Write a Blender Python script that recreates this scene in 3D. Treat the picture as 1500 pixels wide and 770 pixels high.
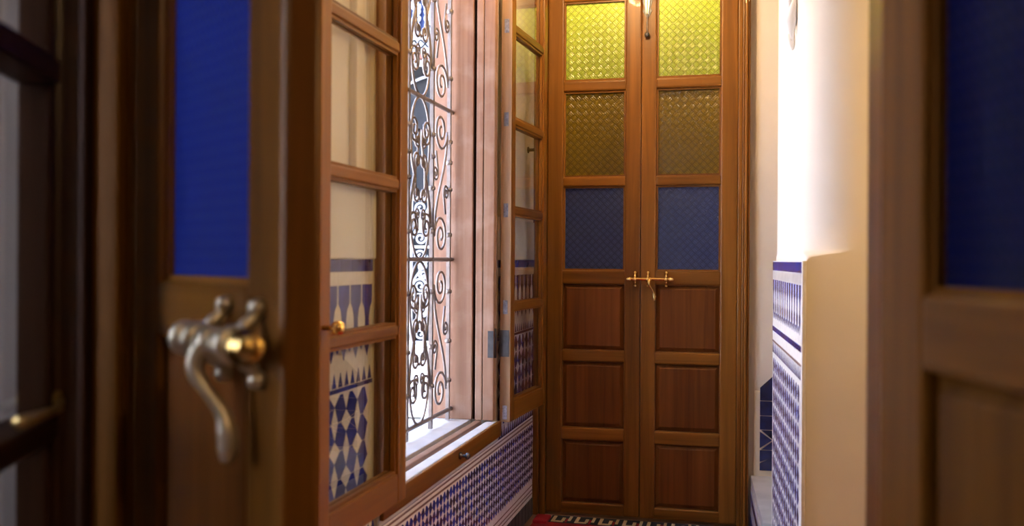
import bpy, bmesh, math, random
from mathutils import Vector, Matrix
random.seed(7)
sc = bpy.context.scene
for o in list(bpy.data.objects): bpy.data.objects.remove(o)
COL = sc.collection
H = 1.134                      # camera height; heights below are given relative to the eye as v, Z(v) is the world height
def Z(v): return H + v
R = math.radians

# ------------------------------------------------------------------ camera, sky, sun, exposure
cd = bpy.data.cameras.new('camera'); cam = bpy.data.objects.new('camera', cd); COL.objects.link(cam)
cd.sensor_width = 36; cd.lens = 33.6; cd.shift_y = -0.003; cd.clip_start = .02
cam.location = (0, 0, H)
cam.rotation_euler = (Matrix.Rotation(R(13.46), 3, 'Z') @ Matrix.Rotation(R(90), 3, 'X') @ Matrix.Rotation(R(.35), 3, 'Z')).to_euler()
cd.dof.use_dof = True; cd.dof.focus_distance = 3.75; cd.dof.aperture_fstop = 2.9
sc.camera = cam

w = bpy.data.worlds.new('sky'); sc.world = w; w.use_nodes = True
nt = w.node_tree; bg = nt.nodes['Background']
sky = nt.nodes.new('ShaderNodeTexSky'); sky.sky_type = 'NISHITA'; sky.sun_disc = False
sky.sun_elevation = R(72); sky.sun_rotation = R(60); sky.air_density = 1.0; sky.dust_density = 2.5; sky.ozone_density = 1.0
nt.links.new(sky.outputs[0], bg.inputs[0]); bg.inputs[1].default_value = 3.2
sl = bpy.data.lights.new('sun', 'SUN'); sl.energy = 9; sl.angle = R(.6); sl.color = (1, .98, .95)
so = bpy.data.objects.new('sun', sl); COL.objects.link(so)
so.rotation_euler = Vector((-.25, -.15, -.95)).to_track_quat('-Z', 'Y').to_euler()   # a high sun that reaches the courtyard floor, not its end facade

def portal(name, loc, direction, sx, sy):
    l = bpy.data.lights.new(name, 'AREA'); l.shape = 'RECTANGLE'; l.size = sx; l.size_y = sy; l.cycles.is_portal = True
    o = bpy.data.objects.new(name, l); COL.objects.link(o); o.location = loc
    o.rotation_euler = Vector(direction).to_track_quat('-Z', 'Z').to_euler()
portal('window_portal', (-1.2, 2.88, Z(.34)), (1, 0, 0), 1.15, 1.9)
portal('room_window_portal', (-1.75, .175, 1.565), (1, 0, 0), .77, 1.3)

vs = sc.view_settings; vs.view_transform = 'Standard'; vs.look = 'None'; vs.gamma = 1; vs.use_curve_mapping = False
vs.exposure = 0.18

# ------------------------------------------------------------------ materials
def nodes(name):
    m = bpy.data.materials.new(name); m.use_nodes = True
    t = m.node_tree
    for n in list(t.nodes): t.nodes.remove(n)
    out = t.nodes.new('ShaderNodeOutputMaterial')
    return m, t, out
def N(t, kind, **kw):
    n = t.nodes.new(kind)
    for k, v in kw.items():
        if k.startswith('i_'):
            n.inputs[k[2:].replace('_', ' ')].default_value = v
        else: setattr(n, k, v)
    return n
def principled(t, out, col=(.5, .5, .5), rough=.5, metal=0, coat=0, spec=.5):
    p = t.nodes.new('ShaderNodeBsdfPrincipled')
    p.inputs['Base Color'].default_value = (*col, 1); p.inputs['Roughness'].default_value = rough
    p.inputs['Metallic'].default_value = metal; p.inputs['Coat Weight'].default_value = coat
    p.inputs['Specular IOR Level'].default_value = spec
    t.links.new(p.outputs[0], out.inputs[0]); return p
def ramp(t, stops):
    r = t.nodes.new('ShaderNodeValToRGB'); e = r.color_ramp.elements
    while len(e) > 1: e.remove(e[0])
    e[0].position = stops[0][0]; e[0].color = (*stops[0][1], 1)
    for p, c in stops[1:]:
        x = e.new(p); x.color = (*c, 1)
    return r
def wood(name, dark, mid, light, axis='z', rough=.36, scale=1.0, coat=.06, worn=0, spec=.3):
    m, t, out = nodes(name); p = principled(t, out, rough=rough, coat=coat, spec=spec); L = t.links.new
    tc = N(t, 'ShaderNodeTexCoord'); oi = N(t, 'ShaderNodeObjectInfo'); mp = N(t, 'ShaderNodeMapping')
    s = {'x': (1.2, 34, 34), 'y': (34, 1.2, 34), 'z': (34, 34, 1.2)}[axis]
    mp.inputs['Scale'].default_value = [a * scale for a in s]
    ad = N(t, 'ShaderNodeVectorMath', operation='ADD'); mu = N(t, 'ShaderNodeMath', operation='MULTIPLY'); mu.inputs[1].default_value = 7
    L(oi.outputs['Random'], mu.inputs[0]); L(tc.outputs['Object'], ad.inputs[0]); L(mu.outputs[0], ad.inputs[1]); L(ad.outputs[0], mp.inputs[0])
    n1 = N(t, 'ShaderNodeTexNoise', i_Scale=1.0, i_Detail=7.0, i_Roughness=.62, i_Distortion=.6); L(mp.outputs[0], n1.inputs['Vector'])
    mp2 = N(t, 'ShaderNodeMapping'); mp2.inputs['Scale'].default_value = [a * .22 * scale for a in s]; L(ad.outputs[0], mp2.inputs[0])
    n2 = N(t, 'ShaderNodeTexNoise', i_Scale=1.0, i_Detail=3.0, i_Distortion=1.5); L(mp2.outputs[0], n2.inputs['Vector'])
    mx = N(t, 'ShaderNodeMix', data_type='FLOAT'); mx.inputs[0].default_value = .45; L(n1.outputs[0], mx.inputs[2]); L(n2.outputs[0], mx.inputs[3])
    r = ramp(t, [(.3, dark), (.5, mid), (.72, light)]); L(mx.outputs[0], r.inputs[0])
    hv = N(t, 'ShaderNodeHueSaturation'); ma = N(t, 'ShaderNodeMapRange'); ma.inputs[3].default_value = .84; ma.inputs[4].default_value = 1.14
    L(oi.outputs['Random'], ma.inputs[0]); L(ma.outputs[0], hv.inputs['Value']); L(r.outputs[0], hv.inputs['Color'])
    last = hv.outputs[0]
    if worn:
        n3 = N(t, 'ShaderNodeTexNoise', i_Scale=9.0, i_Detail=5.0); L(tc.outputs['Object'], n3.inputs['Vector'])
        r3 = ramp(t, [(.5, (0, 0, 0)), (.75, (worn, worn, worn))]); L(n3.outputs[0], r3.inputs[0])
        m3 = N(t, 'ShaderNodeMix', data_type='RGBA'); L(r3.outputs[0], m3.inputs[0]); L(last, m3.inputs[6]); m3.inputs[7].default_value = (.55, .42, .36, 1); last = m3.outputs[2]
    L(last, p.inputs['Base Color'])
    b = N(t, 'ShaderNodeBump', i_Strength=.12, i_Distance=.002); L(n1.outputs[0], b.inputs['Height']); L(b.outputs[0], p.inputs['Normal'])
    return m
def plain(name, col, rough=.5, metal=0, var=.12, scale=20, bump=.0, coat=0, col2=None):
    m, t, out = nodes(name); p = principled(t, out, col, rough, metal, coat); L = t.links.new
    tc = N(t, 'ShaderNodeTexCoord'); n = N(t, 'ShaderNodeTexNoise', i_Scale=scale, i_Detail=5.0); L(tc.outputs['Object'], n.inputs['Vector'])
    a = tuple(c * (1 - var) for c in col); b = col2 or tuple(min(1, c * (1 + var)) for c in col)
    r = ramp(t, [(.35, a), (.68, b)]); L(n.outputs[0], r.inputs[0])
    oi = N(t, 'ShaderNodeObjectInfo'); hv = N(t, 'ShaderNodeHueSaturation'); ma = N(t, 'ShaderNodeMapRange'); ma.inputs[3].default_value = 1 - var * 1.3; ma.inputs[4].default_value = 1 + var * 1.3
    L(oi.outputs['Random'], ma.inputs[0]); L(ma.outputs[0], hv.inputs['Value']); L(r.outputs[0], hv.inputs['Color']); L(hv.outputs[0], p.inputs['Base Color'])
    if bump:
        bn = N(t, 'ShaderNodeBump', i_Strength=bump, i_Distance=.004); L(n.outputs[0], bn.inputs['Height']); L(bn.outputs[0], p.inputs['Normal'])
    return m
def inner_face(t, out, sh):      # a pane is a thin box: the surface seen from inside the glass lets light straight out
    ge = N(t, 'ShaderNodeNewGeometry'); tp = N(t, 'ShaderNodeBsdfTransparent'); mb = N(t, 'ShaderNodeMixShader')
    t.links.new(ge.outputs['Backfacing'], mb.inputs[0]); t.links.new(sh.outputs[0], mb.inputs[1]); t.links.new(tp.outputs[0], mb.inputs[2]); t.links.new(mb.outputs[0], out.inputs[0])
def clear_glass(name, tint=(.93, .95, .93)):
    m, t, out = nodes(name); L = t.links.new
    tr = N(t, 'ShaderNodeBsdfTransparent'); tr.inputs[0].default_value = (*tint, 1)
    gl = N(t, 'ShaderNodeBsdfGlossy'); gl.inputs['Roughness'].default_value = .015
    fr = N(t, 'ShaderNodeFresnel'); fr.inputs[0].default_value = 1.5; mx = N(t, 'ShaderNodeMixShader')
    fm = N(t, 'ShaderNodeMath', operation='MULTIPLY', use_clamp=True); fm.inputs[1].default_value = 1.7; L(fr.outputs[0], fm.inputs[0]); L(fm.outputs[0], mx.inputs[0]); L(tr.outputs[0], mx.inputs[1]); L(gl.outputs[0], mx.inputs[2]); inner_face(t, out, mx)
    return m
def pressed_glass(name, col, trans=.9, rough=.22, weave=46., diff=.15, see=.0, gloss=1.):
    # patterned coloured glass: light passes diffusely, the pressed lattice glints
    m, t, out = nodes(name); L = t.links.new
    tc = N(t, 'ShaderNodeTexCoord'); sp = N(t, 'ShaderNodeSeparateXYZ'); L(tc.outputs['Object'], sp.inputs[0])
    def mth(op, a, b=None):
        n = N(t, 'ShaderNodeMath', operation=op)
        for i, x in enumerate((a, b)):
            if x is None: continue
            if isinstance(x, (int, float)): n.inputs[i].default_value = x
            else: L(x, n.inputs[i])
        return n.outputs[0]
    u = mth('MULTIPLY', mth('ADD', sp.outputs[0], sp.outputs[2]), weave); v = mth('MULTIPLY', mth('SUBTRACT', sp.outputs[0], sp.outputs[2]), weave)
    # basket weave: cells alternate between ribs along u and ribs along v
    chk = mth('GREATER_THAN', mth('MULTIPLY', mth('SINE', mth('MULTIPLY', u, math.pi)), mth('SINE', mth('MULTIPLY', v, math.pi))), 0.)
    ru = mth('ABSOLUTE', mth('SINE', mth('MULTIPLY', u, math.pi * 3))); rv = mth('ABSOLUTE', mth('SINE', mth('MULTIPLY', v, math.pi * 3)))
    mh = N(t, 'ShaderNodeMix', data_type='FLOAT'); L(chk, mh.inputs[0]); L(ru, mh.inputs[2]); L(rv, mh.inputs[3])
    edge = mth('POWER', mth('MULTIPLY', mth('ABSOLUTE', mth('SINE', mth('MULTIPLY', u, math.pi))), mth('ABSOLUTE', mth('SINE', mth('MULTIPLY', v, math.pi)))), .7)
    hgt = mth('ADD', mth('MULTIPLY', mh.outputs[0], .5), mth('MULTIPLY', edge, .6))
    b = N(t, 'ShaderNodeBump', i_Strength=.75, i_Distance=.0016); L(hgt, b.inputs['Height'])
    r = ramp(t, [(.2, tuple(c * .55 for c in col)), (1.0, tuple(min(1, c * 1.12) for c in col))]); L(hgt, r.inputs[0])
    tl = N(t, 'ShaderNodeBsdfTranslucent'); L(r.outputs[0], tl.inputs[0]); L(b.outputs[0], tl.inputs['Normal'])
    rf = N(t, 'ShaderNodeBsdfTransparent'); L(r.outputs[0], rf.inputs[0])
    df = N(t, 'ShaderNodeBsdfDiffuse'); L(r.outputs[0], df.inputs[0]); L(b.outputs[0], df.inputs['Normal'])
    m0 = N(t, 'ShaderNodeMixShader'); m0.inputs[0].default_value = see; L(tl.outputs[0], m0.inputs[1]); L(rf.outputs[0], m0.inputs[2])
    m1 = N(t, 'ShaderNodeMixShader'); m1.inputs[0].default_value = diff; L(m0.outputs[0], m1.inputs[1]); L(df.outputs[0], m1.inputs[2])
    gl = N(t, 'ShaderNodeBsdfGlossy'); gl.inputs['Roughness'].default_value = rough; L(b.outputs[0], gl.inputs['Normal'])
    fr = N(t, 'ShaderNodeFresnel'); fr.inputs[0].default_value = 1.5; L(b.outputs[0], fr.inputs['Normal'])
    mx = N(t, 'ShaderNodeMixShader'); L(mth('MULTIPLY', fr.outputs[0], gloss), mx.inputs[0]); L(m1.outputs[0], mx.inputs[1]); L(gl.outputs[0], mx.inputs[2]); inner_face(t, out, mx)
    return m
def emit(name, col, s):
    m, t, out = nodes(name); e = N(t, 'ShaderNodeEmission'); e.inputs[0].default_value = (*col, 1); e.inputs[1].default_value = s
    t.links.new(e.outputs[0], out.inputs[0]); return m

CD, CM, CL = (.09, .032, .004), (.205, .081, .010), (.31, .13, .02)
M = {}
for a in 'xyz': M['wood_' + a] = wood('cedar_' + a, CD, CM, CL, a)
for a in 'xyz': M['old_' + a] = wood('faded_wood_' + a, (.155, .076, .05), (.27, .15, .10), (.36, .235, .175), a, rough=.55, coat=0, worn=.35)
M['bare'] = wood('bare_wood', (.26, .15, .085), (.42, .27, .165), (.52, .36, .24), 'z', rough=.6, coat=0)
M['panel'] = wood('cedar_panel', (.075, .022, .0035), (.15, .048, .008), (.22, .078, .015), 'z', rough=.36)
M['dark_z'] = wood('dark_wood_z', (.018, .006, .003), (.035, .012, .005), (.06, .022, .009), 'z', rough=.6, coat=0, spec=.15)
M['dark_x'] = wood('dark_wood_x', (.018, .006, .003), (.035, .012, .005), (.06, .022, .009), 'x', rough=.6, coat=0, spec=.15)
M['frame_z'] = wood('frame_wood_z', CD, tuple(c * .8 for c in CM), tuple(c * .8 for c in CL), 'z', rough=.55, coat=0, spec=.15)
M['frame_x'] = wood('frame_wood_x', CD, tuple(c * .8 for c in CM), tuple(c * .8 for c in CL), 'x', rough=.55, coat=0, spec=.15)
M['matte_shaded_panel'] = wood('matte_shaded_panel', tuple(c * .7 for c in CD), tuple(c * .55 for c in CM), tuple(c * .55 for c in CL), 'z', rough=.6, coat=0, spec=.12)  # same cedar, less polished; the right leaf's shade is in the darker colour
M['plaster'] = plain('cream_plaster', (.80, .74, .66), .85, var=.035, scale=3.5, bump=.25)
M['beige'] = plain('beige_plaster', (.72, .62, .47), .8, var=.05, scale=4, bump=.25)
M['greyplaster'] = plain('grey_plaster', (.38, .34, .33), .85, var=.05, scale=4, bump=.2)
M['shadewhite'] = plain('shaded_limewash', (.46, .47, .49), .85, var=.05, scale=5, bump=.2)  # whitewash with the shade on the courtyard facade put into its colour
M['umber'] = plain('umber_plaster', (.20, .13, .085), .8, var=.08, scale=4, bump=.2)
M['white'] = plain('whitewash', (.84, .83, .81), .85, var=.03, scale=5, bump=.2)
M['grout'] = plain('ivory_grout', (.80, .77, .74), .75, var=.06, scale=60)
M['blue'] = plain('cobalt_zellige', (.034, .044, .31), .22, var=.25, scale=30, coat=.4, col2=(.05, .066, .42))
M['navy'] = plain('navy_zellige', (.012, .018, .09), .2, var=.3, scale=30, coat=.4)
M['ivory'] = plain('ivory_zellige', (.84, .81, .78), .28, var=.07, scale=30, coat=.3)
M['brownline'] = plain('brown_listel', (.2, .09, .07), .4, var=.15)
M['marble'] = plain('grey_marble', (.62, .64, .66), .3, var=.2, scale=6, coat=.2)
M['sillstone'] = plain('white_sill_paint', (.50, .50, .52), .5, var=.08, scale=12)
M['brass'] = plain('brass', (.86, .60, .22), .24, 1, var=.08, scale=30)
M['tarnish'] = plain('tarnished_brass', (.80, .74, .60), .36, .75, var=.15, scale=40)
M['steel'] = plain('grey_steel', (.085, .088, .10), .45, .8, var=.15, scale=50)
M['iron'] = plain('painted_iron', (.20, .175, .17), .34, .5, var=.15, scale=40)
M['whiteiron'] = plain('white_iron', (.48, .49, .53), .5, 0, var=.05)
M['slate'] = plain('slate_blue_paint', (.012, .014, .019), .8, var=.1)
M['deepblue'] = plain('deep_blue_paint', (.03, .05, .16), .5, var=.15)
M['redwood'] = plain('red_brown_beam', (.20, .065, .035), .5, var=.2)
M['red'] = plain('red_wool', (.40, .008, .022), .95, var=.2, scale=140, bump=.4)
M['cream_wool'] = plain('cream_wool', (.66, .55, .33), .95, var=.12, scale=140, bump=.4)
M['navy_wool'] = plain('navy_wool', (.016, .022, .035), .95, var=.2, scale=140, bump=.4)
M['floor'] = plain('terracotta_floor', (.30, .17, .11), .45, var=.2, scale=8)
M['tenon'] = plain('blue_grey_tenon', (.23, .24, .33), .6, var=.3, scale=120)
M['clear'] = clear_glass('clear_glass')
M['green'] = pressed_glass('green_pressed_glass', (.48, .66, .09), diff=.2, weave=30)
M['amber'] = pressed_glass('amber_pressed_glass', (.31, .22, .016), diff=.25, weave=30)
M['bluefar'] = pressed_glass('blue_pressed_glass', (.062, .095, .31), diff=.45, weave=30)
M['bluenear'] = pressed_glass('cobalt_pressed_glass', (.010, .035, .62), diff=.02, rough=.4, weave=60, gloss=.15)
M['bulb'] = emit('warm_bulb', (1, .72, .38), 25)
M['shade'] = plain('lamp_metal', (.5, .36, .15), .35, 1)

# ------------------------------------------------------------------ mesh helpers
class MB:
    def __init__(s): s.v = []; s.f = []
    def quad(s, pts): n = len(s.v); s.v += [tuple(p) for p in pts]; s.f.append(tuple(range(n, n + len(pts)))); return s
    def box(s, x0, x1, y0, y1, z0, z1):
        n = len(s.v); s.v += [(x, y, z) for z in (z0, z1) for y in (y0, y1) for x in (x0, x1)]
        s.f += [(n, n + 2, n + 3, n + 1), (n + 4, n + 5, n + 7, n + 6), (n, n + 1, n + 5, n + 4), (n + 2, n + 6, n + 7, n + 3), (n, n + 4, n + 6, n + 2), (n + 1, n + 3, n + 7, n + 5)]
        return s
    def prism(s, poly, y0, y1):          # polygon in local x,z (counter-clockwise seen from -y), extruded along y; y0 is the front
        k = len(poly); n = len(s.v)
        s.v += [(x, y0, z) for x, z in poly] + [(x, y1, z) for x, z in poly]
        s.f.append(tuple(range(n, n + k))); s.f.append(tuple(reversed(range(n + k, n + 2 * k))))
        for i in range(k):
            j = (i + 1) % k; s.f.append((n + j, n + i, n + k + i, n + k + j))
        return s
    def tube(s, pts, r, seg=6, caps=True):
        pts = [Vector(p) for p in pts]; k = len(pts); rs = r if isinstance(r, (list, tuple)) else [r] * k
        n0 = len(s.v); up = None
        for i, p in enumerate(pts):
            d = (pts[min(i + 1, k - 1)] - pts[max(i - 1, 0)]).normalized()
            if up is None:
                up = Vector((0, 0, 1)) if abs(d.z) < .9 else Vector((0, 1, 0))
            a = d.cross(up).normalized(); b = a.cross(d).normalized(); up = b
            for q in range(seg):
                t = 2 * math.pi * q / seg; c = p + (a * math.cos(t) + b * math.sin(t)) * rs[i]; s.v.append(tuple(c))
        for i in range(k - 1):
            for q in range(seg):
                A = n0 + i * seg + q; B = n0 + i * seg + (q + 1) % seg; s.f.append((A, A + seg, B + seg, B))
        if caps:
            s.f.append(tuple(n0 + q for q in range(seg))); s.f.append(tuple(n0 + (k - 1) * seg + q for q in reversed(range(seg))))
        return s
    def lathe(s, prof, c=(0, 0, 0), axis='z', seg=16):
        pts = []; rs = []
        for r, h in prof:
            o = {'x': (h, 0, 0), 'y': (0, h, 0), 'z': (0, 0, h)}[axis]; pts.append(Vector(c) + Vector(o)); rs.append(max(r, 1e-4))
        n0 = len(s.v)
        ax = {'x': (Vector((0, 1, 0)), Vector((0, 0, 1))), 'y': (Vector((0, 0, 1)), Vector((1, 0, 0))), 'z': (Vector((1, 0, 0)), Vector((0, 1, 0)))}[axis]
        for p, r in zip(pts, rs):
            for q in range(seg):
                t = 2 * math.pi * q / seg; s.v.append(tuple(p + ax[0] * math.cos(t) * r + ax[1] * math.sin(t) * r))
        for i in range(len(pts) - 1):
            for q in range(seg):
                A = n0 + i * seg + q; B = n0 + i * seg + (q + 1) % seg; s.f.append((A, B, B + seg, A + seg))
        s.f.append(tuple(n0 + q for q in reversed(range(seg)))); s.f.append(tuple(n0 + (len(pts) - 1) * seg + q for q in range(seg)))
        return s
    def mesh(s, name, bevel=0, seg=2, smooth=False):
        me = bpy.data.meshes.new(name); me.from_pydata(s.v, [], s.f); me.update()
        bm = bmesh.new(); bm.from_mesh(me); bmesh.ops.recalc_face_normals(bm, faces=bm.faces)
        if bevel: bmesh.ops.bevel(bm, geom=list(bm.edges), offset=bevel, segments=seg, profile=.6, affect='EDGES', clamp_overlap=True)
        bm.to_mesh(me); bm.free()
        if smooth:
            for p in me.polygons: p.use_smooth = True
        return me
    def build(s, name, mat, parent=None, bevel=0, seg=2, smooth=False, label=None):
        me = s.mesh(name, bevel, seg, smooth); me.materials.append(M[mat] if isinstance(mat, str) else mat)
        o = bpy.data.objects.new(name, me); COL.objects.link(o)
        if parent: o.parent = parent
        if label: o['label'] = label
        return o
def tag(o, label, cat, group=None, kind=None):
    o['label'] = label; o['category'] = cat
    if group: o['group'] = group
    if kind: o['kind'] = kind
    return o
def empty(name, loc, rz=0):
    o = bpy.data.objects.new(name, None); COL.objects.link(o); o.location = loc; o.rotation_euler = (0, 0, rz); o.empty_display_size = .1; return o
def inst(src, parent, loc, rz=0, name=None, scale=None):
    o = src.copy(); COL.objects.link(o); o.parent = parent; o.location = loc; o.rotation_euler = (0, 0, rz)
    if scale: o.scale = scale
    return o
# projection used only to find out which tiles of a big tiled field show largest
def screen(X, Y, Zw):
    a = R(13.46); d = -X * math.sin(a) + Y * math.cos(a); r = X * math.cos(a) + Y * math.sin(a)
    if d < .05: return (1e9, 1e9, d)
    return (750 + 1400 * r / d, 380 - 1400 * (Zw - H) / d, d)

# ------------------------------------------------------------------ structure: floor, ceiling, walls
WX = -.90                       # corridor's left wall face
tag(MB().box(-1.8, 1.75, -2.4, 5.9, -.1, 0).build('floor', 'floor'), 'terracotta floor running through the room and the passage', 'floor', kind='structure')
tag(MB().box(-1.8, 1.75, -2.4, 5.9, 2.95, 3.15).build('ceiling', 'plaster'), 'cream plaster ceiling above the passage', 'ceiling', kind='structure')
# left wall with the window opening
Y0, Y1, S0, S1 = 2.27, 3.50, Z(-.66), Z(1.30)
wl = MB(); XO = -1.14
wl.box(XO, WX, 1.34, Y0, 0, 2.95).box(XO, WX, Y1, 4.25, 0, 2.95).box(XO, WX, Y0, Y1, 0, S0).box(XO, WX, Y0, Y1, S1, 2.95)
wl = wl.build('wall_left', 'plaster'); tag(wl, 'left passage wall with window and blue and white tiled dado', 'wall', kind='structure')
# plaster lower wall stands a little proud of the recessed part above
MB().box(WX, WX + .012, 1.36, Y0 - .02, Z(.0), Z(.172)).build('plaster_band', 'white', wl, .004)
MB().box(WX, WX + .012, Y1 + .02, 4.2, Z(.0), Z(.165)).build('plaster_band', 'white', wl, .004)
MB().box(WX, WX + .02, 2.10, 2.15, Z(.172), 2.95).build('plaster_strip', 'beige', wl, .004)
# end wall around the far double door
we = MB().box(-1.14, -.904, 4.2, 4.42, 0, 2.95).box(.034, 1.75, 4.2, 4.42, 0, 2.95).box(-.904, .034, 4.2, 4.42, Z(1.33), 2.95).build('wall_end', 'plaster')
tag(we, 'cream end wall around the tall wooden double door', 'wall', kind='structure')
# the lit room beyond the far door
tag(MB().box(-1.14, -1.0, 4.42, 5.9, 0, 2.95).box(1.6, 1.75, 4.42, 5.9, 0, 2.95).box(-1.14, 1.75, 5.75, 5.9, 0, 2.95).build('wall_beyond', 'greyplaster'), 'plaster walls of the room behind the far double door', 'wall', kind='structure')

# right pier with the rounded upper corner
def pier():
    A, B = Vector((.166, 2.60)), Vector((.120, 3.45))
    zs = [(0, .004, .004), (Z(.004), .004, .004), (Z(.012), .012, .006), (Z(.018), .05, .015), (Z(.024), .10, .03), (Z(.034), .14, .035), (Z(.1), .15, .035), (2.95, .15, .035)]
    def corner(P, d0, d1, r, n=12):     # d0 incoming direction, d1 outgoing direction
        d0 = d0.normalized(); d1 = d1.normalized(); ang = math.acos(max(-1, min(1, d0.dot(d1)))); tl = r * math.tan(ang / 2)
        nrm = Vector((-d0.y, d0.x));
        if nrm.dot(d1) < 0: nrm = -nrm
        a = P - d0 * tl; c = a + nrm * r; out = []
        for i in range(n + 1):
            t = ang * i / n; out.append(c - nrm * r * math.cos(t) + d0 * r * math.sin(t))
        return out
    v = []; f = []; k = None
    for z, r, r2 in zs:
        ring = [Vector((1.75, 2.62))] + corner(A, Vector((-1, 0)), B - A, r, 16) + corner(B, B - A, Vector((1, .02)), r2, 8) + [Vector((1.75, 3.47))]
        k = len(ring); v += [(p.x, p.y, z) for p in ring]
    for i in range(len(zs) - 1):
        for q in range(k - 1): a = i * k + q; f.append((a, a + 1, a + 1 + k, a + k))
    b = MB(); b.v = v; b.f = f
    o = b.build('wall_right', 'plaster', smooth=False)
    for p in o.data.polygons: p.use_smooth = True
    return o
wr = pier(); tag(wr, 'plaster pier with rounded corner above a blue and white tiled side', 'wall', kind='structure')
tag(MB().box(1.6, 1.75, 1.34, 4.2, 0, 2.95).build('wall_far_right', 'beige'), 'beige plaster wall at the right of the passage', 'wall', kind='structure')
# partition with the doorway in which the near door hangs, and the room the camera stands in
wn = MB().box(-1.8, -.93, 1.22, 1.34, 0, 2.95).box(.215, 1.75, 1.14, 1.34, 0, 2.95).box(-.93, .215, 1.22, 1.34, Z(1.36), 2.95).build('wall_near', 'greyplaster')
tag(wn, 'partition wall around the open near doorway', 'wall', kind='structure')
tag(MB().box(-1.8, -1.65, -2.4, -.2, 0, 2.95).box(-1.8, -1.65, .55, 1.22, 0, 2.95).box(-1.8, -1.65, -.2, .55, 0, .98).box(-1.8, -1.65, -.2, .55, 2.1, 2.95).build('wall_room_left', 'umber'), 'left wall of the dim near room with its window opening', 'wall', kind='structure')
tag(MB().box(1.6, 1.75, -2.4, 1.14, 0, 2.95).build('wall_room_right', 'umber'), 'right wall of the dim near room', 'wall', kind='structure')
tag(MB().box(-1.65, 1.6, -2.4, -2.25, 0, 2.95).build('wall_room_back', 'umber'), 'back wall of the dim near room', 'wall', kind='structure')

# ------------------------------------------------------------------ tiled dados
SMALL = dict(a=.0345, py=.070); LARGE = dict(a=.066, py=.131); PIER = dict(a=.056, py=.11, jb=.12)
def hexset(a, py, joint=.0012, th=.003, jb=0):
    w1, w2, h1 = .46 * a, .30 * a, .2 * py; q = py / 4
    def shr(poly):
        cx = sum(p[0] for p in poly) / len(poly); cz = sum(p[1] for p in poly) / len(poly)
        out = []
        for x, z in poly:
            d = math.hypot(x - cx, z - cz); k = (d - joint) / d; out.append((cx + (x - cx) * k, cz + (z - cz) * k))
        return out
    hx = [(w1, 0), (a - w2, 0), (a, py / 2 - h1), (a - w1, py / 2), (w2, py / 2), (0, h1)]
    hx = shr([((x - a / 2) * (1 - jb), (z - q) * (1 - jb)) for x, z in hx])
    dm = shr([(w1, 0), (0, h1), (-w1, 0), (0, -h1)]); hl = py / 2 - h1; lz = shr([(w2, 0), (0, hl), (-w2, 0), (0, -hl)])
    mk = lambda name, poly, mat: MB().prism(poly, -th, .0)
    return {'hex': (hx, 'blue'), 'hexm': ([(-x, z) for x, z in reversed(hx)], 'blue'), 'diamond': (dm, 'ivory'), 'lozenge': (lz, 'ivory')}
def zellige(parent, org, ang, width, height, spec, budget, th=.0012, light=True):
    """a field of lozenge zellige: org is its lower corner, local x runs along ang, z up"""
    a, py = spec['a'], spec['py']; P = hexset(a, py, th=th, jb=spec.get('jb', 0)); items = []
    nc = int(width / a); nr = int(height / (py / 2)); ox = (width - nc * a) / 2; oz = (height - nr * py / 2)
    for c in range(nc):
        for r in range(nr):
            items.append(('hex' if (c + r) % 2 == 0 else 'hexm', ox + (c + .5) * a, oz + (r + .5) * py / 2))
    for c in range(nc + 1):
        for r in range(nr + 1):
            k = 'diamond' if (c + r) % 2 == 0 else 'lozenge'
            e = .5 * (py * .2 if k == 'diamond' else py * .3)
            if light and e < oz + r * py / 2 < height - e and .3 * a < ox + c * a < width - .3 * a: items.append((k, ox + c * a, oz + r * py / 2))
    ca, sa = math.cos(ang), math.sin(ang); scored = []
    for k, s, z in items:
        X, Y, Zw = org[0] + ca * s, org[1] + sa * s, org[2] + z
        x, y, d = screen(X, Y, Zw); vis = 0 < x < 1500 and 0 < y < 775
        scored.append((0 if vis and (k.startswith('hex')) else 1 if vis else 2, d, k, s, z))
    scored.sort()
    src = {}; names = {'hex': 'lozenge_tile', 'hexm': 'lozenge_tile', 'diamond': 'diamond_tile', 'lozenge': 'needle_tile'}
    rest = {'blue': MB(), 'ivory': MB()}; left = dict(hex=budget, diamond=budget // 2, lozenge=budget // 2)
    for pr, d, k, s, z in scored:
        key = 'hex' if k == 'hexm' else k
        if left[key] > 0 and pr < 2:
            left[key] -= 1
            if k not in src:
                b = MB().prism(P[k][0], -th, 0); me = b.mesh(names[k]); me.materials.append(M[P[k][1]]); src[k] = me
            o = bpy.data.objects.new(names[k], src[k]); COL.objects.link(o); o.parent = parent
            o.location = (org[0] + ca * s, org[1] + sa * s, org[2] + z); o.rotation_euler = (0, 0, ang)
        else:
            b = rest[P[k][1]]; n = len(b.v); poly = P[k][0]; kk = len(poly)
            for yy in (-th, 0): b.v += [(s + x, yy, z + zz) for x, zz in poly]
            b.f.append(tuple(range(n, n + kk)))
            for i in range(kk): j = (i + 1) % kk; b.f.append((n + j, n + i, n + kk + i, n + kk + j))
    for c, b in rest.items():
        if b.v:
            o = b.build('small_tile_field', c, parent); o.location = org; o.rotation_euler = (0, 0, ang); o['kind'] = 'stuff'
def strip(parent, org, ang, width, z0, z1, step, mat, name, th=.0014, gap=.0012):
    n = max(1, round(width / step)); st = width / n; me = MB().box(gap / 2, st - gap / 2, -th, 0, 0, z1 - z0).mesh(name); me.materials.append(M[mat])
    for i in range(n):
        o = bpy.data.objects.new(name, me); COL.objects.link(o); o.parent = parent
        o.location = (org[0] + math.cos(ang) * st * i, org[1] + math.sin(ang) * st * i, z0); o.rotation_euler = (0, 0, ang)
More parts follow.
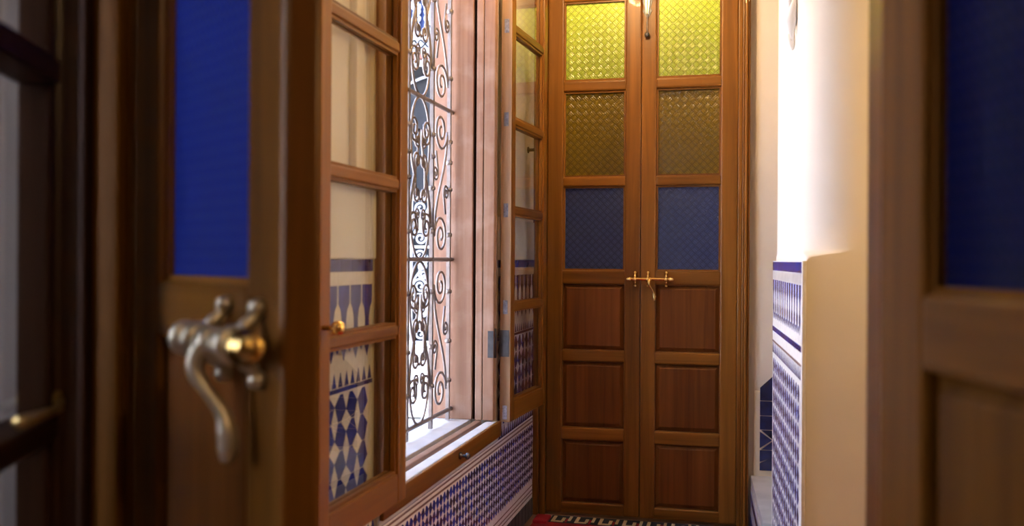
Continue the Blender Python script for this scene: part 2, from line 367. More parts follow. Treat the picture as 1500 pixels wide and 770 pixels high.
def row(parent, org, ang, width, z, step, poly, mat, name, th=.0008):
    n = max(1, round(width / step)); st = width / n; me = MB().prism(poly, -th, 0).mesh(name); me.materials.append(M[mat])
    for i in range(n):
        o = bpy.data.objects.new(name, me); COL.objects.link(o); o.parent = parent
        s = st * (i + .5); o.location = (org[0] + math.cos(ang) * s, org[1] + math.sin(ang) * s, z); o.rotation_euler = (0, 0, ang)
def mirror(half): return [(-x, z) for x, z in half] + [(x, z) for x, z in reversed(half) if x > 1e-6]
def scal(poly, k, kz=None): return [(x * k, z * (kz or k)) for x, z in poly]
MERLON = mirror([(.044, 0), (.044, -.045), (.026, -.060), (.017, -.085), (.017, -.105), (.032, -.118), (.034, -.138), (.018, -.160), (0, -.185)])
HEART = mirror([(0, .006), (.010, .014), (.016, .006), (.012, -.006), (0, -.018)])
TOOTH = [(-.0165, 0), (.0165, 0), (0, .045)]
LW = math.pi / 2
def backing(parent, org, ang, width, z0, z1, mat='grout', th=.002):
    o = MB().box(0, width, -th, 0, 0, z1 - z0).build('tile_bed', mat, parent); o.location = (org[0], org[1], z0); o.rotation_euler = (0, 0, ang)
def upper_dado(parent, org, ang, width, lo, spec, budget, k=.7, pl=LARGE):
    backing(parent, org, ang, width, Z(lo), Z(.0))
    o = (org[0] - math.sin(ang) * -.002, org[1] - math.cos(ang) * .002)
    strip(parent, o, ang, width, Z(-.030), Z(-.001), .066, 'blue', 'band_tile')
    strip(parent, o, ang, width, Z(-.060), Z(-.032), .1, 'ivory', 'band_tile')
    row(parent, o, ang, width, Z(-.062), .104 * k, scal(MERLON, k, .95), 'blue', 'merlon_tile')
    row(parent, (o[0] + math.cos(ang) * .052 * k, o[1] + math.sin(ang) * .052 * k), ang, width - .104 * k, Z(-.062 - .145), .104 * k, scal(HEART, k), 'blue', 'heart_tile')
    zb = -.062 - .2
    row(parent, o, ang, width, Z(zb - .034), .036, scal(TOOTH, .75), 'blue', 'tooth_tile')
    strip(parent, o, ang, width, Z(zb - .046), Z(zb - .036), .1, 'blue', 'listel')
    zellige(parent, (o[0], o[1], Z(lo)), ang, width, (zb - .05) - lo, pl, budget)
upper_dado(wl, (WX, 1.40), LW, Y0 - .02 - 1.40, -.655, LARGE, 140)
upper_dado(wl, (WX, Y1 + .02), LW, 4.2 - Y1 - .02, -.655, LARGE, 140)
# lower dado under the window: teeth, twin listels, small zellige, border lines, dark base tiles
def lower_dado(y0, y1, budget):
    wd = y1 - y0; backing(wl, (WX, y0), LW, wd, Z(-1.134), Z(-.66)); o = (WX + .002, y0)
    row(wl, o, LW, wd, Z(-.690), .0345, TOOTH, 'blue', 'tooth_tile')
    strip(wl, o, LW, wd, Z(-.703), Z(-.698), .12, 'brownline', 'listel', .0016); strip(wl, o, LW, wd, Z(-.720), Z(-.714), .12, 'brownline', 'listel', .0016)
    zellige(wl, (o[0], o[1], Z(-.988)), LW, wd, .262, SMALL, budget)
    for z in (-.998, -1.018, -1.034): strip(wl, o, LW, wd, Z(z - .004), Z(z), .12, 'brownline', 'listel', .0016)
    strip(wl, o, LW, wd, Z(-1.134), Z(-1.055), .062, 'slatetile', 'base_tile', .003, .006)
M['slatetile'] = plain('slate_base_tile', (.06, .065, .08), .35, var=.25)
lower_dado(1.9, 4.2, 230)

# pier side: tile panel slightly proud of the plaster
pa = Vector((.166, 2.60)); pb = Vector((.120, 3.45)); pd = (pa - pb); plen = pd.length - .014; pang = math.atan2(pd.y, pd.x)
pn = Vector((math.sin(pang), -math.cos(pang)))
o_ = MB().box(-.001, plen + .018, -.010, 0, 0, Z(.002)).build('tile_bed', 'grout', wr, .002); o_.location = (pb.x, pb.y, 0); o_.rotation_euler = (0, 0, pang)
po = (pb.x + pn.x * .010, pb.y + pn.y * .010)
def pier_dado():
    k = .62; wd = plen; o = po
    strip(wr, o, pang, wd, Z(-.030), Z(-.001), .066, 'blue', 'band_tile'); strip(wr, o, pang, wd, Z(-.060), Z(-.032), .1, 'ivory', 'band_tile')
    row(wr, o, pang, wd, Z(-.062), .104 * k, scal(MERLON, k * .78, .72), 'blue', 'merlon_tile')
    row(wr, (o[0] + pd.x / plen * .0322, o[1] + pd.y / plen * .0322), pang, wd - .0644, Z(-.062 - .12), .104 * k, scal(HEART, k), 'blue', 'heart_tile')
    strip(wr, o, pang, wd, Z(-.238), Z(-.222), .1, 'blue', 'listel'); strip(wr, o, pang, wd, Z(-.276), Z(-.270), .12, 'brownline', 'listel')
    row(wr, o, pang, wd, Z(-.312), .036, scal(TOOTH, .75), 'blue', 'tooth_tile')
    zellige(wr, (o[0], o[1], 0), pang, wd, Z(-.325), PIER, 200, .0006)
pier_dado()

# ------------------------------------------------------------------ window: frame and sill
JY = 3.45
w1 = empty('window_1', (-1.0, 2.88, Z(-.6))); tag(w1, 'wooden window frame with pale sill in the left wall', 'window', kind='structure')
def wpart(name, mat, x0, x1, y0, y1, v0, v1, bev=.004):
    return MB().box(x0 + 1.0, x1 + 1.0, y0 - 2.88, y1 - 2.88, v0 + .6, v1 + .6).build(name, mat, w1, bev)
for sgn in (1, -1):
    def jb(x0, x1, dy0, dy1, name='jamb', mat='old_z'):
        if sgn > 0: wpart(name, mat, x0, x1, JY + dy0, JY + dy1, -.60, 1.30)
        else: wpart(name, mat, x0, x1, 5.76 - JY - dy1, 5.795 - JY - dy0, -.60, 1.30)
    jb(-1.14, -.978, 0, .05, 'jamb_lining')
    jb(-.978, -.965, .016, .05, 'jamb_groove', 'dark_z')
    jb(-.965, -.938, -.004, .05, 'jamb_bead')
    jb(-.936, -.894, -.002, .04, 'jamb_frame')
wpart('head', 'old_y', -1.14, -.888, 2.27, 3.5, 1.28, 1.34)
wpart('outer_sill', 'sillstone', -1.17, -.985, 2.30, 3.46, -.68, -.600)
wpart('sill_groove', 'dark_x', -.985, -.967, 2.30, 3.46, -.68, -.640, 0)  # dark colour in both sill grooves stands in for the shade inside them
wpart('sill_bead', 'old_y', -.967, -.941, 2.30, 3.46, -.68, -.602)
wpart('sill_groove', 'dark_x', -.941, -.924, 2.30, 3.46, -.68, -.640, 0)
wpart('inner_sill', 'sillstone', -.924, -.884, 2.27, 3.49, -.68, -.604)
wpart('sill_apron', 'wood_y', -.884, -.872, 2.27, 3.49, -.662, -.604)
cp = MB().lathe([(.012, 0), (.012, .006), (.005, .008), (.005, .02), (.011, .022), (.011, .03), (.004, .034)], axis='x', seg=10).build('catch_knob', 'steel', w1, smooth=True)
cp.location = (.128, 2.94 - 2.88, -.628 + .6)

# ------------------------------------------------------------------ casements
def casement(name, loc, rz, label, W=.51, T=.042, front=1):
    t = empty(name, loc, rz); tag(t, label, 'casement', 'glazed window casements folded back against the wall')
    S = .052; bot, top = -.612, 1.285; z0 = Z(bot) - loc[2]; z1 = Z(top) - loc[2]
    MB().box(0, S, -T / 2, T / 2, z0, z1).build('stile', 'wood_z', t, .005); MB().box(W - S, W, -T / 2, T / 2, z0, z1).build('stile', 'wood_z', t, .005)
    f = lambda v: Z(v) - loc[2]
    MB().box(S, W - S, -T / 2 + .001, T / 2 - .001, f(bot), f(-.538)).build('bottom_rail', 'wood_x', t, .004)
    MB().box(S, W - S, -T / 2 + .001, T / 2 - .001, f(1.22), f(top)).build('top_rail', 'wood_x', t, .004)
    mz = (.882, .530, .187, -.178)
    for v in mz: MB().box(S - .002, W - S + .002, -T / 2 + .003, T / 2 - .003, f(v - .013), f(v + .013)).build('muntin', 'wood_x', t, .006, 3)
    ed = [-.538] + [v for v in reversed(mz)] + [1.22]
    for i in range(5):
        a = ed[i] + (.0 if i == 0 else .012); b = ed[i + 1] - (.0 if i == 4 else .012)
        MB().box(S - .006, W - S + .006, -.0015, .0015, f(a), f(b)).build('pane', 'clear', t)
        for (x0, x1, za, zb, ax) in ((S, S + .008, a, b, 'z'), (W - S - .008, W - S, a, b, 'z'), (S + .008, W - S - .008, a, a + .008, 'x'), (S + .008, W - S - .008, b - .008, b, 'x')):
            for s in (-1, 1):
                MB().box(x0, x1, min(s * .002, s * .013), max(s * .002, s * .013), f(za), f(zb)).build('glazing_bead', 'wood_' + ax, t)
    # the edge on the hinge side is bare, faded wood with tenon ends showing
    MB().box(-.003, .001, -T / 2 + .001, T / 2 - .001, z0 + .002, z1 - .002).build('bare_edge', 'bare', t, .001)
    for v in (-.575, -.178, .187, .530, .882): MB().box(-.0045, .0, -.009, .009, f(v - .026), f(v + .026)).build('tenon_end', 'tenon', t)
    return t
cn = casement('window_casement', (-.852, 2.318, Z(-.612)), R(-90.5), 'near glazed casement beside the open brass-latched door leaf, tiles seen through it', front=1)
cf = casement('window_casement', (-.862, 3.502, Z(-.612)), R(86.2), 'far glazed casement folded back beside the end double door', front=-1)
# hinge of the far casement, its two leaves and pin
def hinge(v):
    b = MB().lathe([(.006, -.052), (.006, .052), (.004, .058)], axis='z', seg=10).build('hinge_pin', 'steel', cf, smooth=True)
    b.location = (-.040, .028, v + .612)
    p = MB().box(-.006, -.003, -.016, .022, -.05, .05).build('hinge_leaf', 'steel', cf, .001); p.location = (0, 0, v + .612)
    q = MB().box(-.916 + 1.0, -.893 + 1.0, 3.445 - 2.88, 3.4485 - 2.88, v - .05 + .6, v + .05 + .6).build('hinge_leaf', 'steel', w1, .001)
hinge(-.315)
kn = MB().lathe([(.005, 0), (.005, .02), (.013, .026), (.016, .036), (.012, .046), (.003, .05)], axis='y', seg=14).build('knob', 'brass', cn, smooth=True, label='round brass knob'); kn.location = (.497, .02, -.142 + .612)

# ------------------------------------------------------------------ iron grille
gr = empty('iron_grille', (-1.06, 2.88, Z(-.6))); tag(gr, 'wrought iron window grille of spirals and scrolls outside the window', 'window grille')
GX = 0.0
def gl(y, v): return (GX, y - 2.88, v + .6)
bars = [3.412, 3.209, 2.955, 2.752, 2.498, 2.295]
vb = None
for i, y in enumerate(bars):
    MB().box(-.007, .007, y - 2.88 - .007, y - 2.88 + .007, .004, 1.88).build('vertical_bar', 'iron', gr, .001)
hz = (-.560, 0.0, .553, 1.106)
for v in hz: MB().tube([gl(3.47, v), gl(2.29, v)], .008, 8).build('horizontal_bar', 'iron', gr, smooth=True)
cm = MB().lathe([(.008, -.009), (.0135, -.005), (.0135, .005), (.008, .009)], seg=8).build('collar', 'iron', gr, smooth=True); cm.location = gl(bars[0], .26)
first = True
for y in bars:
    for v in (.26, .44, .68, .92, .10, -.12, -.30, -.44, .36):
        if first: first = False; continue
        o = inst(cm, gr, gl(y, v + random.uniform(-.01, .01)))
def spiral(cx, cz, r, a0, turns, n=26, sq=1.0, inner=.16):
    # from the outside in
    return [(0, cx + r * (1 - (1 - inner) * i / n) * math.cos(a0 + turns * 2 * math.pi * i / n), cz + sq * r * (1 - (1 - inner) * i / n) * math.sin(a0 + turns * 2 * math.pi * i / n)) for i in range(n + 1)]
def bez(p0, p1, p2, p3, n=14):
    out = []
    for i in range(n + 1):
        t = i / n; c = ((1 - t) ** 3, 3 * t * (1 - t) ** 2, 3 * t * t * (1 - t), t ** 3)
        out.append((0, sum(k * p[0] for k, p in zip(c, (p0, p1, p2, p3))), sum(k * p[1] for k, p in zip(c, (p0, p1, p2, p3)))))
    return out
def s_scroll(w, h, r):
    lo = list(reversed(spiral(w * .5, r * 1.15, r, math.pi, -1.75, 30)))      # ends at the left side of the lower spiral
    hi = spiral(w * .5, h - r * 1.15, r, 0, -1.75, 30)                          # starts at the right side of the upper spiral
    a = lo[-1]; b = hi[0]
    mid = bez(a[1:], (a[1], a[2] + h * .28), (b[1], b[2] - h * .28), b[1:], 16)
    return lo + mid[1:-1] + hi
def curl(r): return [(0, 0, r * 2.6)] + spiral(r * -.2, 0, r, math.pi * .1, -1.6, 22)
CW, CH = .2035, .553
def scr(pts, r=.0042): return MB().tube(pts, r, 6)
CB = .254                                   # width of the wide columns
A_ = scr(s_scroll(CW, CH, .074), .0050).build('scroll', 'iron', gr, smooth=True); A_.location = gl(bars[1], hz[1])
B_ = scr(s_scroll(CB / 2, CH * .8, .050), .0048).build('scroll', 'iron', gr, smooth=True); B_.location = gl(bars[2], hz[1] + CH * .1)
def heart(w, h): return bez((w / 2, h), (w * .05, h * .98), (w * .02, h * .62), (w * .30, h * .50), 18) + spiral(w * .36, h * .40, .034, math.pi * .65, 1.4, 22)
E_ = scr(heart(CB, CH), .0048).build('scroll', 'iron', gr, smooth=True); E_.location = gl(bars[2], hz[1])
F_ = scr([(0, y, CH - z) for x, y, z in heart(CB, CH)], .0048).build('scroll', 'iron', gr, smooth=True); F_.location = gl(bars[2], hz[1])
C_ = scr(curl(.030), .0044).build('curl', 'iron', gr, smooth=True); C_.location = gl(bars[1] + .045, hz[1] + .31)
C2_ = scr([(0, -y, -z) for x, y, z in curl(.030)], .0044).build('curl', 'iron', gr, smooth=True); C2_.location = gl(bars[1] + .158, hz[1] + .245)
D_ = MB().tube([(0, 0, -.075)] + bez((0, -.075), (.075, -.03), (.075, .03), (0, .075), 12)[1:-1] + [(0, 0, .075)], .0042, 6).build('petal', 'iron', gr, smooth=True); D_.location = gl(bars[2] + CB / 2, hz[1] + CH / 2)
for col in range(5):                       # column between bar col+1 and bar col
    yb = bars[col + 1]
    for rw in range(3):
        vz = hz[rw]; flip = (rw % 2 == 0)
        if col % 2 == 0:
            if not (col == 0 and rw == 1): inst(A_, gr, gl(yb + (0 if not flip else CW), vz), 0, scale=(1, 1 if not flip else -1, 1))
            for src, dy, dz in ((C_, .045, .31), (C2_, .158, .245)):
                if not (col == 0 and rw == 1): inst(src, gr, gl(yb + (dy if not flip else CW - dy), vz + dz), 0, scale=(1, 1 if not flip else -1, 1))
        else:
            for mir in (1, -1):
                own = col == 1 and rw == 1 and mir == 1
                for src, dz in ((B_, CH * .1), (E_, 0), (F_, 0)):
                    if not own: inst(src, gr, gl(yb + (0 if mir == 1 else CB), vz + dz), 0, scale=(1, mir, 1))
                inst(C_, gr, gl(yb + CB / 2 + mir * .035, vz + .40), 0, scale=(1, mir * .8, .8)); inst(C2_, gr, gl(yb + CB / 2 + mir * .035, vz + .15), 0, scale=(1, -mir * .8, .8))
                if not own: inst(D_, gr, gl(yb + CB / 2, vz + CH / 2), 0, scale=(1, mir, 1))

# ------------------------------------------------------------------ doors
def rails_zone():
    return dict(rails=[(-1.134 + .012, -1.072), (-.797, -.739), (-.449, -.395), (-.106, -.044), (.327, .370), (.748, .796), (1.147, 1.30)])
def leaf(name, loc, rz, W, sl_, sr, rails, panes, label, T=.045, sr_front=0., cat='door', woods=('wood_z', 'wood_x'), bev=.007, pm='panel'):
    """panes: list of bay kinds from the bottom up, 'panel' or a glass material; front face is local -y"""
    t = empty(name, loc, rz); tag(t, label, cat, kind='structure')
    zt = Z(rails[-1][1]); zb = .012
    MB().box(0, sl_, 0, T, zb, zt).build('stile', woods[0], t, bev); MB().box(W - sr, W, 0, T, zb, zt).build('stile', woods[0], t, bev)
    for a, b in rails: MB().box(sl_ - .004, W - sr + .004, .0, T, Z(a), Z(b)).build('rail', woods[1], t, min(.010, (b - a) * .3), 3)
    for i, k in enumerate(panes):
        a, b = Z(rails[i][1]), Z(rails[i + 1][0])
        if k == 'panel':
            x0, x1 = sl_, W - sr; m = MB()
            for s, yy in ((1, .010), (-1, T - .010)):        # raised field with sloping margins on both faces
                e = .0; f_ = .012
                pts = [(x0 - .004, a - .004), (x1 + .004, a - .004), (x1 + .004, b + .004), (x0 - .004, b + .004)]
            g = .019; c = .022
            def lay(y, inset): return [(x0 - .003 + inset, y, a - .003 + inset), (x1 + .003 - inset, y, a - .003 + inset), (x1 + .003 - inset, y, b + .003 - inset), (x0 - .003 + inset, y, b + .003 - inset)]
            L0 = lay(T / 2, 0); L1 = lay(T / 2 - .004, 0); L2 = lay(T / 2 - .004, .008); L3 = lay(T / 2 - .015, .022)
            R1 = lay(T / 2 + .004, 0); R2 = lay(T / 2 + .004, .008); R3 = lay(T / 2 + .015, .022)
            for Q in (L1, L2, L3): m.v += Q
            m.f += [(i_, (i_ + 1) % 4, 4 + (i_ + 1) % 4, 4 + i_) for i_ in range(4)] + [(4 + i_, 4 + (i_ + 1) % 4, 8 + (i_ + 1) % 4, 8 + i_) for i_ in range(4)] + [(8, 9, 10, 11)]
            n = len(m.v)
            for Q in (R1, R2, R3): m.v += Q
            m.f += [(n + (i_ + 1) % 4, n + i_, n + 4 + i_, n + 4 + (i_ + 1) % 4) for i_ in range(4)] + [(n + 4 + (i_ + 1) % 4, n + 4 + i_, n + 8 + i_, n + 8 + (i_ + 1) % 4) for i_ in range(4)] + [(n + 11, n + 10, n + 9, n + 8)]
            m.f += [((i_ + 1) % 4, i_, n + i_, n + (i_ + 1) % 4) for i_ in range(4)]
            m.build('panel', pm, t)
        else:
            MB().box(sl_ - .004, W - sr + .004, T / 2 - .002, T / 2 + .002, a - .004, b + .004).build('pane', k, t)
            for (x0, x1, za, zc, ax) in ((sl_, sl_ + .007, a, b, 'z'), (W - sr - .007, W - sr, a, b, 'z'), (sl_ + .007, W - sr - .007, a, a + .007, 'x'), (sl_ + .007, W - sr - .007, b - .007, b, 'x')):
                MB().box(x0, x1, T / 2 - .012, T / 2 - .002, za, zc).build('glazing_bead', woods[0] if ax == 'z' else woods[1], t)
    return t
GP = ['panel', 'panel', 'panel', 'bluefar', 'amber', 'green']
NP = ['panel', 'panel', 'panel', 'bluenear', 'bluenear', 'bluenear']
FY = 4.2
d1 = leaf('door_1', (-.842, FY - .012, 0), 0, .416, .072, .070, rails_zone()['rails'], GP, 'left leaf of the far wooden double door with green, amber and blue panes')
d2 = leaf('door_2', (-.425, FY - .018, 0), 0, .411, .066, .072, rails_zone()['rails'], GP, 'right leaf of the far wooden double door carrying the top bolt')
NR = [(-1.134 + .012, -1.072), (-.797, -.739), (-.449, -.395), (-.106, -.030), (.400, .440), (.82, .86), (1.25, 1.34)]
u54 = R(-36)
d3 = leaf('door_3', (-.842, 1.202, 0), u54, .454, .09, .09, NR, NP, 'half-open near door leaf with cobalt glass and tarnished brass latch')
d4 = leaf('door_4', (.143, 1.083, 0), R(-73), .454, .095, .09, NR, NP, 'dark near door leaf with cobalt glass at the right edge, opened back', woods=('frame_z', 'frame_x'), pm='matte_shaded_panel')

# far door frame
tr = empty('trim_1', (-.43, 4.2, 0)); tag(tr, 'moulded wooden frame around the far double door', 'door frame', kind='structure')
def tpart(name, mat, x0, x1, y0, y1, z0, z1, bev=.004): return MB().box(x0 + .43, x1 + .43, y0 - 4.2, y1 - 4.2, z0, z1).build(name, mat, tr, bev)
for n, (x0, x1, y0, y1) in enumerate(((-.904, -.872, 4.165, 4.30), (-.872, -.843, 4.178, 4.30), (-.0135, .004, 4.172, 4.30), (.004, .014, 4.160, 4.30), (.014, .026, 4.150, 4.30), (.026, .036, 4.158, 4.30))):
    tpart('jamb', 'wood_z', x0, x1, y0, y1, 0, Z(1.33))
tpart('head', 'wood_x', -.904, .036, 4.16, 4.30, Z(1.302), Z(1.37))
# near door frame
tn = empty('trim_2', (-.35, 1.22, 0)); tag(tn, 'dark wooden frame of the near doorway', 'door frame', kind='structure')
def npart(name, mat, x0, x1, y0, y1, z0, z1, bev=.004): return MB().box(x0 + .35, x1 + .35, y0 - 1.22, y1 - 1.22, z0, z1).build(name, mat, tn, bev)
npart('jamb', 'frame_z', -.915, -.872, 1.205, 1.36, 0, Z(1.36)); npart('jamb', 'frame_z', -.872, -.846, 1.222, 1.36, 0, Z(1.36)); npart('jamb', 'dark_z', -.945, -.915, 1.19, 1.36, 0, Z(1.36))
npart('jamb', 'wood_z', .165, .195, 1.13, 1.36, 0, Z(1.36)); npart('jamb', 'dark_z', .195, .225, 1.11, 1.36, 0, Z(1.36))
npart('head', 'wood_x', -.945, .225, 1.20, 1.36, Z(1.345), Z(1.42))

# slide bolts ---------------------------------------------------------------
def slide_bolt(door, x0, x1, v, brackets, hx, mat, stand=.042, r=.0105, k=1.0, ball='brass'):
    rod = MB().tube([(x0, -stand, Z(v)), (x1, -stand, Z(v))], r, 12).build('slide_bolt', mat, door, smooth=False, label='tarnished brass slide bolt' if mat == 'tarnish' else 'bright brass slide bolt')
    for bx in brackets:
        b = MB(); zc = Z(v)
        b.lathe([(r * 1.02, -.009 * k), (r * 1.5, -.007 * k), (r * 1.65, 0), (r * 1.5, .007 * k), (r * 1.02, .009 * k)], (bx, -stand, zc), 'x', 14)
        for s in (1, -1):
            b.tube([(bx, -stand + r * .6, zc + s * r * .9), (bx, -stand * .55, zc + s * .022 * k), (bx, -.012 * k, zc + s * .026 * k), (bx, -.008 * k, zc + s * .036 * k)], [.008 * k, .0075 * k, .0075 * k, .008 * k], 8)
            b.lathe([(.001, -.016 * k), (.008 * k, -.014 * k), (.0105 * k, -.006 * k), (.0095 * k, 0)], (bx, 0, zc + s * .040 * k), 'y', 12)
        b.build('bracket', mat, rod, smooth=True)
    for xe, s in ((x0, -1), (x1, 1)):
        MB().lathe([(r * 1.0, -.012 * k), (r * 1.5, -.008 * k), (r * 1.55, 0), (r * 1.2, .006 * k), (r * 1.25, .010 * k), (r * .9, .017 * k), (.001, .02 * k)] if s > 0 else [(.001, -.02 * k), (r * .9, -.017 * k), (r * 1.25, -.010 * k), (r * 1.2, -.006 * k), (r * 1.55, 0), (r * 1.5, .008 * k), (r, .012 * k)], (xe, -stand, Z(v)), 'x', 14).build('end_knob', ball if s > 0 else mat, rod, smooth=True)
    h = MB(); zc = Z(v)
    P = [(hx, -stand - r * .5, zc), (hx - .002 * k, -stand - .016 * k, zc - .014 * k), (hx, -stand - .018 * k, zc - .034 * k), (hx + .012 * k, -stand - .008 * k, zc - .056 * k), (hx + .022 * k, -stand + .004 * k, zc - .078 * k), (hx + .026 * k, -stand + .008 * k, zc - .098 * k), (hx + .027 * k, -stand + .008 * k, zc - .118 * k), (hx + .026 * k, -stand + .006 * k, zc - .132 * k)]
    rs = [.0115 * k, .011 * k, .009 * k, .0065 * k, .0085 * k, .0115 * k, .011 * k, .005 * k]
    pts = []; rr = []
    for i in range(len(P) - 1):
        for q in range(4):
            t = q / 4; p0, p1, p2, p3 = [Vector(P[max(0, min(len(P) - 1, i + j))]) for j in (-1, 0, 1, 2)]
            pts.append(.5 * (2 * p1 + (p2 - p0) * t + (2 * p0 - 5 * p1 + 4 * p2 - p3) * t * t + (3 * p1 - p0 - 3 * p2 + p3) * t ** 3)); rr.append(rs[i] * (1 - t) + rs[i + 1] * t)
    pts.append(Vector(P[-1])); rr.append(rs[-1]); h.tube(pts, rr, 10)
    h.lathe([(r * 1.02, -.012 * k), (r * 1.35, -.010 * k), (r * 1.35, .010 * k), (r * 1.02, .012 * k)], (hx, -stand, zc), 'x', 14)
    h.build('handle', mat, rod, smooth=True)
slide_bolt(d3, .276, .442, -.094, (.318, .405), .352, 'tarnish', stand=.036, r=.0135)
slide_bolt(d2, -.046, .132, -.080, (-.022, .034, .112), .042, 'brass', stand=.024, r=.0068, k=.72)
# bolt at the top of the far right leaf
tb = MB().prism([(-.020, -.02), (-.014, -.045), (-.020, -.06), (-.006, -.085), (0, -.10), (.006, -.085), (.020, -.06), (.014, -.045), (.020, -.02), (.020, .22), (-.020, .22)], -.004, 0).build('top_bolt', 'steel', d2, label='grey metal vertical bolt'); tb.location = (.024, 0, Z(1.145))
MB().prism([(-.011, -.03), (-.006, -.075), (.006, -.075), (.011, -.03), (.011, .2), (-.011, .2)], -.012, -.004).build('bolt_plate', 'tarnish', tb, .002)
MB().tube([(0, -.010, .2), (0, -.010, -.155)], .0036, 8).build('bolt_rod', 'tarnish', tb, smooth=True)
MB().lathe([(.001, -.012), (.009, -.009), (.012, 0), (.009, .008), (.004, .012)], (0, -.014, -.165), 'z', 12).build('bolt_knob', 'steel', tb, smooth=True)

# ------------------------------------------------------------------ glazed shutter at the far left of the near room
gs = empty('glazed_shutter', (-.935, 1.14, 0), math.atan2(-.924, .382)); tag(gs, 'dark glazed shutter with brass catch at the left edge', 'shutter')
MB().box(0, .125, 0, .04, .03, Z(1.3)).build('stile', 'dark_z', gs, .005); MB().box(.33, .37, 0, .04, .03, Z(1.3)).build('stile', 'dark_z', gs, .005)
me_ = [-.95, -.62, -.215, .235, .66, 1.10]
for i, v in enumerate(me_): MB().box(.118, .334, -.004, .052, Z(v - .016), Z(v + .016)).build('muntin', 'dark_x', gs, .006)
MB().box(.12, .334, 0, .04, .03, Z(-.98)).build('bottom_rail', 'dark_x', gs, .004)
for i in range(5): MB().box(.12, .334, .018, .021, Z(me_[i] + .012), Z(me_[i + 1] - .012)).build('pane', 'clear', gs)
cb = MB().tube([(.10, .048, Z(-.184)), (.15, .060, Z(-.188)), (.29, .060, Z(-.182))], [.004, .005, .008], 10).build('catch', 'shade', gs, smooth=True, label='brass catch lever')
MB().lathe([(.012, 0), (.012, .006)], (.10, .04, Z(-.184)), 'y', 12).build('catch_rose', 'shade', cb)

# ------------------------------------------------------------------ step and tiled wall right of the far door
st = empty('marble_step', (.09, 3.4, 0)); tag(st, 'raised grey marble step with tiled riser right of the far door', 'step', kind='structure')
sa_, sb_ = (.085, 3.30), (.050, 4.2)
def stp(name, mat, pts, z0, z1):
    m = MB(); n = len(pts); m.v += [(x - .09, y - 3.4, z) for z in (z0, z1) for x, y in pts]
    m.f += [tuple(range(n))[::-1], tuple(range(n, 2 * n))] + [(i, (i + 1) % n, n + (i + 1) % n, n + i) for i in range(n)]
    return m.build(name, mat, st, .002)
stp('core', 'grout', [(sa_[0] + .006, 3.44), (1.5, 3.44), (1.5, 4.19), (sb_[0] + .006, 4.19)], 0, Z(-.94))
stp('slab', 'marble', [(sa_[0] - .004, 3.44), (1.5, 3.44), (1.5, 4.195), (sb_[0] - .004, 4.195)], Z(-.94), Z(-.91))
sang = math.atan2(sa_[1] - sb_[1], sa_[0] - sb_[0])
for i in range(8):
    q = MB().box(i * .094, i * .094 + .09, -.006, 0, .004, .186).build('riser_tile', 'ivory', st); q.location = (sb_[0] + .002 - .09, 4.19 - 3.4, 0); q.rotation_euler = (0, 0, sang)
    for zz in (.03, .13):
        q = MB().box(i * .094, i * .094 + .09, -.008, -.002, zz, zz + .03).build('riser_tile', 'blue', st); q.location = (sb_[0] + .002 - .09, 4.19 - 3.4, 0); q.rotation_euler = (0, 0, sang)
# navy tile panel with pointed top on the end wall
MB().box(.058, .66, 4.192, 4.2, Z(-.91), Z(-.55)).build('tile_bed', 'beige', we)
X0 = .083; cells = [(-.885, -.80, 'd2'), (-.797, -.715, 'd1'), (-.712, -.655, 'r'), (-.652, -.592, 'r'), (-.589, -.535, 't')]
def navy(poly): MB().prism([(x, Z(z)) for x, z in poly], 4.186, 4.193).build('navy_tile', 'navy', we)
for c in range(4):
    xa = X0 + c * .125; xb = xa + .121; xm = (xa + xb) / 2
    for a, b, k in cells:
        if k == 'r': navy([(xa, a), (xb, a), (xb, b), (xa, b)])
        elif k == 't':
            top = -.478 if c % 2 == 0 else -.535
            zl, zr_ = (-.535, -.42) if c == 0 else (-.42, -.42)
            navy([(xa, a), (xb, a), (xb, zr_), (xa, zl)])
        elif k == 'd1':
            g = .004; navy([(xa, a + g), (xm, a), (xb - g, b), (xa + g, b)] if False else [(xa, a + .006), (xa + .05, (a + b) / 2), (xa, b - .006)]); navy([(xa + .006, a), (xb, a), (xb, a + .012), (xa + .054, (a + b) / 2 - .003)]); navy([(xa + .057, (a + b) / 2), (xb, a + .018), (xb, b), (xa + .006, b)])
        else:
            navy([(xa, a), (xa + .05, a), (xa + .05, a + .055), (xa, a + .03)]); navy([(xa + .054, a), (xb, a), (xb, a + .07), (xa + .054, a + .055)]); navy([(xa, a + .036), (xb, a + .077), (xb, b), (xa, b)])

# small hook on the left wall behind the far casement
hk = empty('wall_hook', (WX + .012, 3.99, Z(.47))); tag(hk, 'small brown peg hook on the wall behind the far casement', 'hook')
MB().lathe([(.014, 0), (.014, .004), (.007, .007), (.006, .05), (.010, .055)], axis='x', seg=10).build('peg', 'dark_x', hk, smooth=True)
MB().tube([(.058, 0, -.035), (.060, 0, 0), (.058, 0, .035)], [.006, .008, .006], 8).build('crossbar', 'dark_z', hk, smooth=True)

# small bracket high on the pier
bk = empty('wall_bracket', (.151, 2.86, Z(.69))); tag(bk, 'small white painted leaf bracket high on the plaster pier', 'bracket')
MB().tube([(-.004, 0, .3), (-.016, .0, .1), (-.012, -.004, .02)], [.016, .02, .006], 8).build('stem', 'white', bk, smooth=True)
MB().tube([(-.006, -.03, .06), (-.016, -.015, .0), (-.01, .01, -.05)], [.004, .018, .003], 8).build('leaf', 'white', bk, smooth=True)
MB().tube([(-.006, .06, .0), (-.014, .05, -.04), (-.008, .03, -.075)], [.004, .016, .003], 8).build('leaf', 'white', bk, smooth=True)

